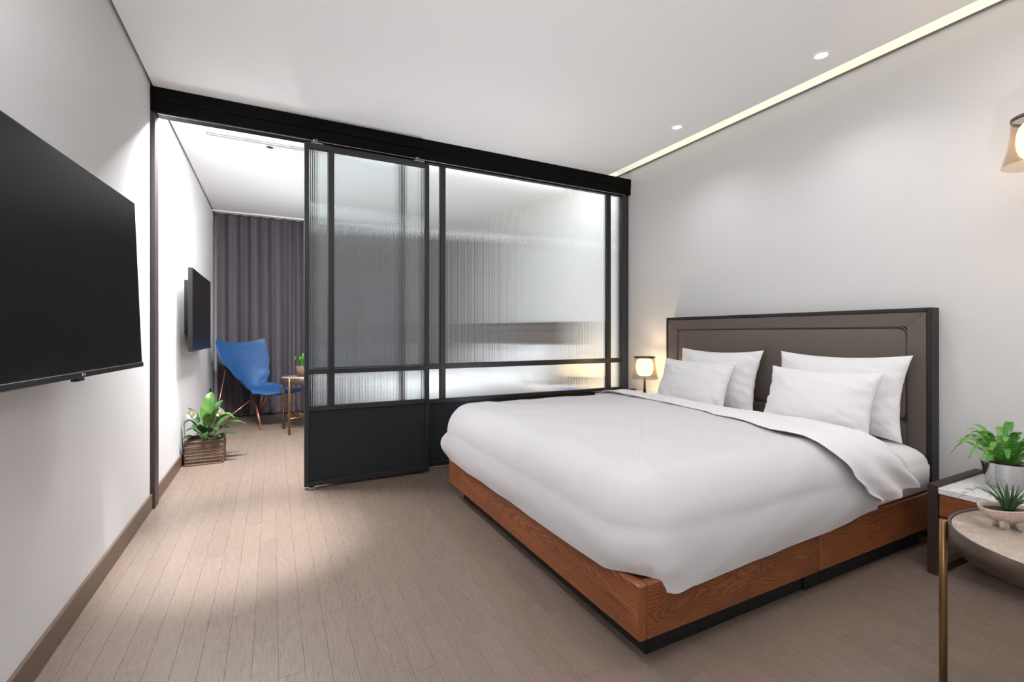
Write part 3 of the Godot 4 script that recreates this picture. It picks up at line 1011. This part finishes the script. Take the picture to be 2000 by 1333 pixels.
func bedside() -> void:
	nightstand("nightstand with a white marble top and brown drawers under the fern", Vector3(W - 0.004, 0, 2.337), 0.56, 0.372)
	nightstand("dark nightstand half hidden behind the bed, carrying the small lit lamp", Vector3(W - 0.004, 0, 0.05), 0.44, 0.50)
	table_lamp("small table lamp with a smoked glass shade lit between partition and headboard", Vector3(3.34, 0.4902, 0.365), 0.10)
	nightstand("nightstand in the lounge seen blurred behind the ribbed glass", Vector3(W - 0.004, 0, -0.60), 0.44, 0.42)
	table_lamp("yellow glowing table lamp seen blurred through the ribbed glass", Vector3(3.36, 0.4102, -0.46), 0.12)
	solo("tissue_box", "blue box on the lounge nightstand seen blurred through the glass", "box", box(Vector3(0.12, 0.075, 0.22), 0.004), M.blueprint, Vector3(3.14, 0.4102 + 0.0376, -0.36))
	# wall lamp at the frame's edge
	var o := thing("wall_lamp", "wall lamp with a smoked glass bell shade above the marble nightstand", "lamp", Vector3(3.20, 1.640, 2.625))
	shade_lamp_parts(o, Vector3.ZERO, 0.06)
	put(o, "arm", tube(arc([Vector3(0.0, 0.172, 0), Vector3(0.0, 0.235, 0), Vector3(0.06, 0.262, 0), Vector3(0.31, 0.262, 0)], 18), 0.008, 10), M.bronze)
	put(o, "finial", lathe([Vector2(0.0004, 0.270), Vector2(0.012, 0.262), Vector2(0.014, 0.235), Vector2(0.008, 0.215), Vector2(0.0004, 0.213)], 16), M.bronze)
	put(o, "wall_plate", box(Vector3(0.012, 0.14, 0.10), 0.003), M.bronze, Vector3(0.310, 0.25, 0))
	fern()
	var s := thing("wall_socket", "white socket plate on the wall behind the fern", "socket", Vector3(W - 0.006, 0.445, 2.535))
	put(s, "plate", box(Vector3(0.011, 0.115, 0.12), 0.003), M.white)
	put(s, "insert", box(Vector3(0.006, 0.07, 0.07), 0.002), mat(srgb(205, 205, 205), 0.4), Vector3(-0.005, 0, 0))
	put(s, "plug", box(Vector3(0.03, 0.032, 0.03), 0.006), M.blackplastic, Vector3(-0.02, 0.0, -0.075))

# a fern frond along a path: rib and paired leaflets in one mesh
func frond(path: Array, half: float, pairs: int) -> ArrayMesh:
	var st := SurfaceTool.new()
	st.begin(Mesh.PRIMITIVE_TRIANGLES)
	st.set_smooth_group(-1)
	var n := path.size() - 1
	for k in pairs:
		var t := 0.14 + 0.86 * k / float(pairs)
		var fi := t * n
		var i := mini(int(fi), n - 1)
		var p: Vector3 = path[i].lerp(path[i + 1], fi - i)
		var d: Vector3 = (path[i + 1] - path[i]).normalized()
		var side := d.cross(Vector3.UP).normalized()
		var up := side.cross(d).normalized()
		var l := half * pow(sin(PI * clampf(0.16 + 0.84 * t, 0, 1)), 0.8) + half * 0.06
		var w: float = (path[0] - path[n]).length() / pairs * 0.7
		for s in [-1.0, 1.0]:
			var tip: Vector3 = p + side * s * l + d * l * 0.45 - up * l * 0.22
			var m := p.lerp(tip, 0.5) + up * l * 0.10
			for q in [[p - d * w * 0.3, m - d * w * 0.7, m + d * w * 0.7], [m - d * w * 0.7, tip, m + d * w * 0.7], [p - d * w * 0.3, m + d * w * 0.7, p + d * w * 0.6]]:
				for v in q: st.add_vertex(v)
	st.generate_normals()
	st.index()
	return join([[st.commit()], [tube(path, 0.0016, 5, 0.0006)]])

func fern() -> void:
	var o := thing("potted_fern", "green fern in a shiny metal pot on the marble nightstand", "plant", Vector3(3.315, 0.3622, 2.49))
	var pot := [Vector2(0.0004, 0.001), Vector2(0.052, 0.0), Vector2(0.055, 0.004), Vector2(0.074, 0.10), Vector2(0.0755, 0.102), Vector2(0.0735, 0.102), Vector2(0.070, 0.092), Vector2(0.0004, 0.088)]
	put(o, "pot", lathe(pot, 48), M.chrome, Vector3.ZERO, Basis.IDENTITY, "mirror-bright metal pot")
	put(o, "soil", lathe([Vector2(0.0004, 0.095), Vector2(0.05, 0.093), Vector2(0.071, 0.090)], 24), M.soil)
	var r := RandomNumberGenerator.new()
	r.seed = 77
	for k in 40:
		var a := k * 2.399 + r.randf_range(-0.2, 0.2)
		var inner := k / 40.0
		var reach := lerpf(0.085, 0.165, pow(inner, 0.8)) * r.randf_range(0.8, 1.12)
		var rise := lerpf(0.145, 0.06, inner) * r.randf_range(0.8, 1.15)
		var droop := lerpf(0.0, 0.06, inner) * r.randf_range(0.4, 1.4)
		var dir := Vector3(cos(a), 0, sin(a))
		if dir.x * reach > 0.13: reach = 0.13
		var p0 := dir * 0.02 + Vector3(0, 0.09, 0)
		var path := arc([p0, p0 + dir * reach * 0.35 + Vector3(0, rise * 0.75, 0), p0 + dir * reach * 0.72 + Vector3(0, rise, 0), p0 + dir * reach + Vector3(0, rise - droop, 0)], 10)
		put(o, "frond", frond(path, r.randf_range(0.014, 0.019), int(path[0].distance_to(path[-1]) / 0.0058)), M.fern_light if r.randf() < 0.4 else M.fern)

# ---------------------------------------------------------------- round tables
func round_table(label: String, at: Vector3, r: float, h: float, rim: float, legs: Array, leg_r: float, brace: float) -> Node3D:
	var o := thing("side_table", label, "table", at, "round bronze side tables")
	put(o, "rim", lathe([Vector2(r - 0.006, h - rim), Vector2(r - 0.001, h - rim), Vector2(r, h - rim + 0.001), Vector2(r, h - 0.0015), Vector2(r - 0.0015, h), Vector2(r - 0.005, h), Vector2(r - 0.006, h - 0.002), Vector2(r - 0.006, h - rim)], 96), M.bronze)
	put(o, "top", lathe([Vector2(0.0004, h - 0.022), Vector2(r - 0.007, h - 0.022), Vector2(r - 0.007, h - 0.0045), Vector2(r - 0.009, h - 0.003), Vector2(0.0004, h - 0.003)], 96), M.stone, Vector3.ZERO, Basis.IDENTITY, "polished beige stone top")
	put(o, "underside", lathe([Vector2(0.0004, h - 0.024), Vector2(r - 0.007, h - 0.024)], 48), M.bronze)
	var feet := []
	for a in legs:
		var p := Vector3(cos(a), 0, sin(a)) * (r + leg_r * 0.95)
		feet.append(p)
		put(o, "leg", lathe([Vector2(0.0004, 0), Vector2(leg_r, 0.0005), Vector2(leg_r, h - 0.001), Vector2(leg_r - 0.001, h), Vector2(0.0004, h)], 20), M.brass, p)
	if brace > 0.0:
		for k in 3:
			put(o, "brace", tube([feet[k] * 0.97 + Vector3(0, brace, 0), Vector3(0, brace, 0)], 0.006, 8), M.brass)
	return o

func near_table() -> void:
	var c := Vector3(2.272, 0, 2.950)
	var leg := Vector3(2.174, 0, 2.705) - c
	var a := atan2(leg.z, leg.x)
	round_table("round bronze side table with a stone top in the front corner", c, 0.2555, 0.51, 0.05, [a, a + TAU / 3, a - TAU / 3], 0.0085, 0.05)
	# footed clay bowl with an air plant
	var o := thing("air_plant_bowl", "spiky air plant in a small footed clay bowl on the stone table", "plant", Vector3(2.262, 0.5072, 2.800))
	o.rotation.y = -0.474 - 0.30
	var bowl := func(u: float, v: float) -> Vector3:
		var a2 := u * TAU
		var x: float
		var y: float
		if v < 0.6:
			var b := v / 0.6 * PI / 2
			x = sin(b)
			y = 0.014 + 0.042 * (1.0 - cos(b))
		else:
			var b := (1.0 - (v - 0.6) / 0.4) * PI / 2
			x = sin(b) * 0.91 + 0.0
			y = 0.018 + 0.038 * (1.0 - cos(b))
		return Vector3(cos(a2) * x * 0.060, y + 0.003 * cos(a2) * x + 0.0025 * sin(a2 * 2.0) * x * x, sin(a2) * x * 0.036)
	put(o, "bowl", surf(bowl, 48, 24), M.clay, Vector3.ZERO, Basis.IDENTITY, "mottled beige clay bowl")
	for f in [[-0.018, -0.012], [-0.018, 0.012], [0.016, -0.012], [0.016, 0.012]]:
		put(o, "foot", lathe([Vector2(0.0003, 0), Vector2(0.0052, 0.0003), Vector2(0.0062, 0.008), Vector2(0.0085, 0.021), Vector2(0.0004, 0.021)], 16), M.clay, Vector3(f[0], 0, f[1]))
	put(o, "soil", lathe([Vector2(0.0004, 0.045), Vector2(0.7, 0.045), Vector2(0.95, 0.044)], 32), M.soil, Vector3.ZERO, Basis.from_scale(Vector3(0.054, 1, 0.032)))
	var r := RandomNumberGenerator.new()
	r.seed = 5
	for k in 46:
		var a3 := k * 2.399
		var s := pow(k / 46.0, 0.7)
		var dir := Vector3(cos(a3), 0, sin(a3))
		var lean := lerpf(0.12, 1.25, s)
		if dir.x > 0.2: lean = minf(lean * 0.8, 1.0)
		var ln := r.randf_range(0.055, 0.085) * (1.0 if dir.x < 0.3 else 0.8)
		var p0 := Vector3(0.002, 0.044, 0) + dir * 0.006
		var d1 := (dir * sin(lean * 0.55) + Vector3.UP * cos(lean * 0.55)).normalized()
		var d2 := (dir * sin(lean) + Vector3.UP * cos(lean)).normalized()
		put(o, "leaf", tube(arc([p0, p0 + d1 * ln * 0.5, p0 + d1 * ln * 0.5 + d2 * ln * 0.5], 6), 0.0026, 6, 0.0004), M.air if k % 3 else M.air_dark)

# ---------------------------------------------------------------- far corner: curtain, chair, table, plants
func blade(path: Array, half: float, cup: float) -> ArrayMesh:   # a broad pointed leaf along a path
	var n := path.size() - 1
	var f := func(u: float, v: float) -> Vector3:
		var k := int(round(v * n))
		var p: Vector3 = path[k]
		var d: Vector3 = (path[mini(k + 1, n)] - path[maxi(k - 1, 0)]).normalized()
		var side := d.cross(Vector3.UP)
		side = side.normalized() if side.length() > 0.05 else Vector3.RIGHT
		var up := side.cross(d)
		var w := half * 2.49 * sqrt(clampf(v, 0.001, 1.0)) * pow(maxf(0.0, 1.0 - v), 0.9) + 0.0005
		var s := u * 2.0 - 1.0
		return p + side * s * w + up * (absf(s) * cup * w + 0.04 * w * sin(v * 16.0 + s * 2.0))
	return surf(f, 6, n)

func far_corner() -> void:
	# curtain in two cloths
	for c in [[0.03, 1.765, 301, "charcoal grey floor-length curtain in deep folds behind the blue chair"], [1.835, W - 0.03, 302, "charcoal curtain half seen blurred through the ribbed glass"]]:
		var nz := noise(c[2], 1.0, 2)
		var x0: float = c[0]
		var x1: float = c[1]
		var fold := func(u: float, v: float) -> Vector3:
			var x := lerpf(x0, x1, u)
			var ph := x * TAU / 0.118 + 1.6 * nz.get_noise_1d(x * 2.6)
			var amp := 0.066 + 0.02 * nz.get_noise_1d(x * 4.0 + 7.0)
			var flare := 1.0 + 0.25 * v
			var s := sin(ph + 0.25 * sin(v * 2.0 + x * 3.0))
			s = s * 0.75 + 0.25 * sin(2.0 * ph + 1.2)
			return Vector3(x + 0.022 * cos(ph) * flare, lerpf(2.392, 0.022, v), -3.09 + amp * flare * s - 0.02 * v)
		solo("curtain", c[3], "curtain", surf(fold, 400, 24), M.curtain, Vector3.ZERO, Basis.IDENTITY, "charcoal curtains")
	var tr := thing("curtain_track", "white curtain track under the lounge ceiling", "track", Vector3(0, 0, 0))
	slab(tr, "rail", Vector3(0.0, 2.385, -2.965), Vector3(W, H - 0.0005, -2.95), M.white, 0.001)
	chair()
	var ft := Vector3(0.955, 0, -1.97)
	var l1 := Vector3(0.693, 0, -2.136) - ft
	var l2 := Vector3(0.76, 0, -1.765) - ft
	round_table("slim bronze side table beside the blue chair, cut off by the door", ft, 0.275, 0.555, 0.062, [atan2(l1.z, l1.x), atan2(l2.z, l2.x), 0.4], 0.0105, 0.155)
	# little potted plant on it
	var pp := thing("potted_plant", "small bright green plant in a woven brown pot on the lounge table", "plant", Vector3(0.885, 0.5523, -1.99))
	put(pp, "pot", lathe([Vector2(0.0004, 0.0), Vector2(0.045, 0.0), Vector2(0.062, 0.11), Vector2(0.059, 0.112), Vector2(0.055, 0.10), Vector2(0.0004, 0.098)], 32), M.wicker)
	var r := RandomNumberGenerator.new()
	r.seed = 9
	for k in 30:
		var a := k * 2.399
		var dir := Vector3(cos(a), 0, sin(a))
		var reach := r.randf_range(0.03, 0.10)
		var rise := r.randf_range(0.05, 0.11) * (1.2 - reach * 5.0) + 0.03
		var p0 := dir * 0.015 + Vector3(0, 0.095, 0)
		put(pp, "leaf", blade(arc([p0, p0 + dir * reach * 0.5 + Vector3(0, rise, 0), p0 + dir * reach + Vector3(0, rise * 0.8, 0)], 8), 0.008, 0.3), M.leaf_light if k % 3 else M.fern)
	lily()
	var sp := thing("wall_switch", "small black socket on the lounge wall beside the curtain", "socket", Vector3(0.004, 0.33, -2.78))
	put(sp, "plate", box(Vector3(0.008, 0.12, 0.08), 0.002), M.blackplastic)
	put(sp, "insert", box(Vector3(0.004, 0.05, 0.05), 0.001), M.gap, Vector3(0.004, 0, 0))

func chair() -> void:
	var c0 := Vector3(0.50, 0, -2.53)
	var o := thing("lounge_chair", "blue leather lounge chair with copper wire legs before the curtain", "chair", c0)
	var d := Vector3(0.64, 0, 0.77).normalized()
	var l := Vector3(0.77, 0, -0.64).normalized()
	var line := [Vector2(-0.36, 0.90), Vector2(-0.30, 0.70), Vector2(-0.235, 0.53), Vector2(-0.165, 0.405), Vector2(-0.07, 0.365), Vector2(0.06, 0.365), Vector2(0.19, 0.375), Vector2(0.30, 0.385), Vector2(0.38, 0.38), Vector2(0.405, 0.365)]
	var half := [[0.0, 0.285], [0.03, 0.31], [0.10, 0.30], [0.22, 0.225], [0.33, 0.15], [0.42, 0.135], [0.55, 0.19], [0.70, 0.262], [0.84, 0.262], [0.94, 0.185], [1.0, 0.06]]
	var cur := []
	for p in line: cur.append(Vector3(p.x, p.y, 0))
	var path := arc(cur, 44)
	var f := func(u: float, v: float) -> Vector3:
		var k := int(round(v * 44))
		var p: Vector3 = path[k]
		var tn: Vector3 = (path[mini(k + 1, 44)] - path[maxi(k - 1, 0)]).normalized()
		var nn := Vector3(-tn.y, tn.x, 0)       # towards the sitter
		if nn.y < 0 or (nn.y < 0.3 and nn.x < 0): nn = -nn
		var back := u > 0.5
		var s: float = (u * 4.0 - 1.0) if not back else (3.0 - u * 4.0)
		s = sin(s * PI / 2)
		var w := lookup(half, v)
		var cup := lookup([[0.0, 0.05], [0.3, 0.11], [0.45, 0.08], [0.7, 0.0], [1.0, -0.01]], v)
		var q := p + nn * (cup * s * s)
		if v < 0.12: q.y += (0.12 - v) / 0.12 * 0.035 * (s * s - 0.25)
		var th := 0.040 * sqrt(maxf(0.0, 1.0 - pow(absf(s), 4.0))) * minf(1.0, minf(v, 1.0 - v) * 16.0 + 0.1)
		q += nn * (th * 0.3 if not back else -th * 0.7)
		return d * q.x + Vector3(0, q.y, 0) + l * s * w
	put(o, "shell", surf(f, 64, 44), M.blue)
	var rod := func(a: Vector3, b: Vector3, e: Vector3) -> void:
		put(o, "leg", join([[tube([a, b], 0.0065, 8)], [tube([b, e], 0.0065, 8)], [lathe([Vector2(0.0004, 0), Vector2(0.014, 0.0005), Vector2(0.014, 0.006), Vector2(0.0004, 0.007)], 16), Transform3D(Basis.IDENTITY, Vector3(b.x, 0, b.z))]]), M.copper)
	var P := func(x: float, y: float, z: float) -> Vector3: return d * x + Vector3(0, y, 0) + l * z
	rod.call(P.call(0.05, 0.335, -0.12), Vector3(0.513, 0.008, -2.125) - c0, P.call(-0.03, 0.335, -0.08))
	rod.call(P.call(0.27, 0.36, 0.18), Vector3(0.892, 0.008, -2.68) - c0, P.call(0.02, 0.335, 0.02))
	rod.call(P.call(-0.27, 0.60, -0.215), Vector3(0.07, 0.008, -2.40) - c0, P.call(-0.01, 0.335, -0.02))
	rod.call(P.call(-0.04, 0.335, 0.05), Vector3(0.46, 0.008, -2.86) - c0, P.call(0.01, 0.335, 0.08))

func lily() -> void:
	var o := thing("peace_lily", "leafy peace lily with two white flowers in a square woven basket", "plant", Vector3(0.152, 0, -1.035))
	# basket of stacked rushes
	var r := RandomNumberGenerator.new()
	r.seed = 31
	var rows := []
	var hgt := 0.185
	for k in 15:
		var y := (k + 0.5) * hgt / 15
		for sd in 4:
			var hw := 0.120 + r.randf_range(-0.002, 0.003)
			var hd := 0.105 + r.randf_range(-0.002, 0.003)
			var size := Vector3(2 * hw, hgt / 15 * 1.05, 0.014) if sd < 2 else Vector3(0.014, hgt / 15 * 1.05, 2 * hd)
			var at := Vector3(0, y, (hd if sd == 0 else -hd)) if sd < 2 else Vector3((hw if sd == 2 else -hw), y, 0)
			rows.append([box(Vector3(snappedf(size.x, 0.002), size.y, snappedf(size.z, 0.002)), 0.004), Transform3D(Basis(Vector3.RIGHT if sd >= 2 else Vector3.BACK, r.randf_range(-0.008, 0.008)), at)])
	put(o, "basket", join(rows), M.wicker, Vector3.ZERO, Basis.IDENTITY, "brown woven rush basket")
	put(o, "soil", box(Vector3(0.225, 0.01, 0.195), 0.002), M.soil, Vector3(0, 0.155, 0))
	# leaves: direction, reach, height
	var ls := [[0.2, 0.16, 0.20, 0.036, 1], [-0.5, 0.20, 0.16, 0.034, 0], [0.05, 0.23, 0.13, 0.038, 0], [1.1, 0.17, 0.12, 0.032, 2], [2.0, 0.13, 0.14, 0.03, 2], [2.7, 0.12, 0.17, 0.028, 0], [3.1, 0.10, 0.10, 0.026, 2],
		[-1.3, 0.08, 0.31, 0.040, 1], [-1.9, 0.05, 0.24, 0.030, 1], [-0.9, 0.13, 0.25, 0.034, 0], [0.7, 0.10, 0.22, 0.030, 1], [1.5, 0.12, 0.07, 0.032, 2], [2.3, 0.15, 0.06, 0.032, 2], [0.5, 0.20, 0.06, 0.034, 2],
		[-0.2, 0.13, 0.09, 0.034, 2], [1.8, 0.07, 0.11, 0.030, 2], [3.6, 0.11, 0.22, 0.026, 0], [1.3, 0.05, 0.19, 0.026, 1], [0.9, 0.14, 0.05, 0.034, 2]]
	for e in ls:
		var dir := Vector3(cos(e[0]), 0, sin(e[0]))
		var p0 := dir * 0.015 + Vector3(0, 0.16, 0)
		var p1: Vector3 = p0 + dir * e[1] * 0.35 + Vector3(0, e[2] * 0.62, 0)
		var p2: Vector3 = p0 + dir * e[1] * 0.75 + Vector3(0, e[2], 0)
		var p3: Vector3 = p0 + dir * e[1] * 1.15 + Vector3(0, e[2] * (0.84 if e[1] > e[2] * 0.7 else 1.18), 0)
		var lf := put(o, "leaf", blade(arc([p1, p2, p3], 12), e[3], 0.35), [M.leaf, M.leaf_light, M.leaf_dark][e[4]])
		put(lf, "leaf_stem", tube(arc([p0, p0.lerp(p1, 0.5) + Vector3(0, 0.01, 0), p1], 5), 0.0028, 6), M.stem)
	for e in [[Vector3(-0.085, 0.375, 0.035), Vector3(-0.05, 0.34, 0.0)], [Vector3(0.095, 0.375, 0.02), Vector3(0.06, 0.33, 0.0)]]:
		var fl := put(o, "flower_stem", tube(arc([Vector3(0, 0.16, 0), e[1] * Vector3(0.6, 0.8, 0.6), e[0] - Vector3(0, 0.02, 0)], 8), 0.0028, 6), M.stem)
		var b: Vector3 = e[0]
		var spathe := func(u: float, v: float) -> Vector3:
			var s := u * 2.0 - 1.0
			var w := 0.034 * pow(sin(PI * pow(clampf(v, 0.001, 0.999), 0.75)), 0.8)
			return b + Vector3(s * w, v * 0.075 - 0.03, 0.014 * s * s - 0.008 + 0.012 * v)
		put(fl, "petal", surf(spathe, 8, 12), M.spathe)
		put(fl, "spadix", tube([b + Vector3(0, -0.02, 0.004), b + Vector3(0, 0.028, 0.008)], 0.0055, 8, 0.003), mat(srgb(205, 186, 140), 0.8))

# ---------------------------------------------------------------- ceiling fittings of the lounge
func fittings() -> void:
	var o := thing("air_conditioner", "flush white ceiling air conditioner grille in the lounge", "air conditioner", Vector3(0, 0, 0))
	slab(o, "panel", Vector3(0.12, H - 0.014, -0.53), Vector3(1.10, H - 0.0005, -0.37), M.white, 0.004)
	slab(o, "outlet", Vector3(0.205, H - 0.016, -0.585), Vector3(1.02, H - 0.0005, -0.532), mat(srgb(120, 114, 112), 0.6), 0.003)
	slab(o, "louver", Vector3(0.215, H - 0.022, -0.578), Vector3(1.01, H - 0.017, -0.545), mat(srgb(140, 133, 131), 0.6), 0.002)
	var s := thing("smoke_detector", "small round ceiling detector with a dark centre in the lounge", "detector", Vector3(0.597, H, -0.67))
	put(s, "ring", lathe([Vector2(0.0004, -0.004), Vector2(0.030, -0.004), Vector2(0.046, -0.006), Vector2(0.054, 0.0)], 32), M.white)
	put(s, "eye", lathe([Vector2(0.0004, -0.0065), Vector2(0.022, -0.0055), Vector2(0.024, -0.004)], 24), M.blackplastic)
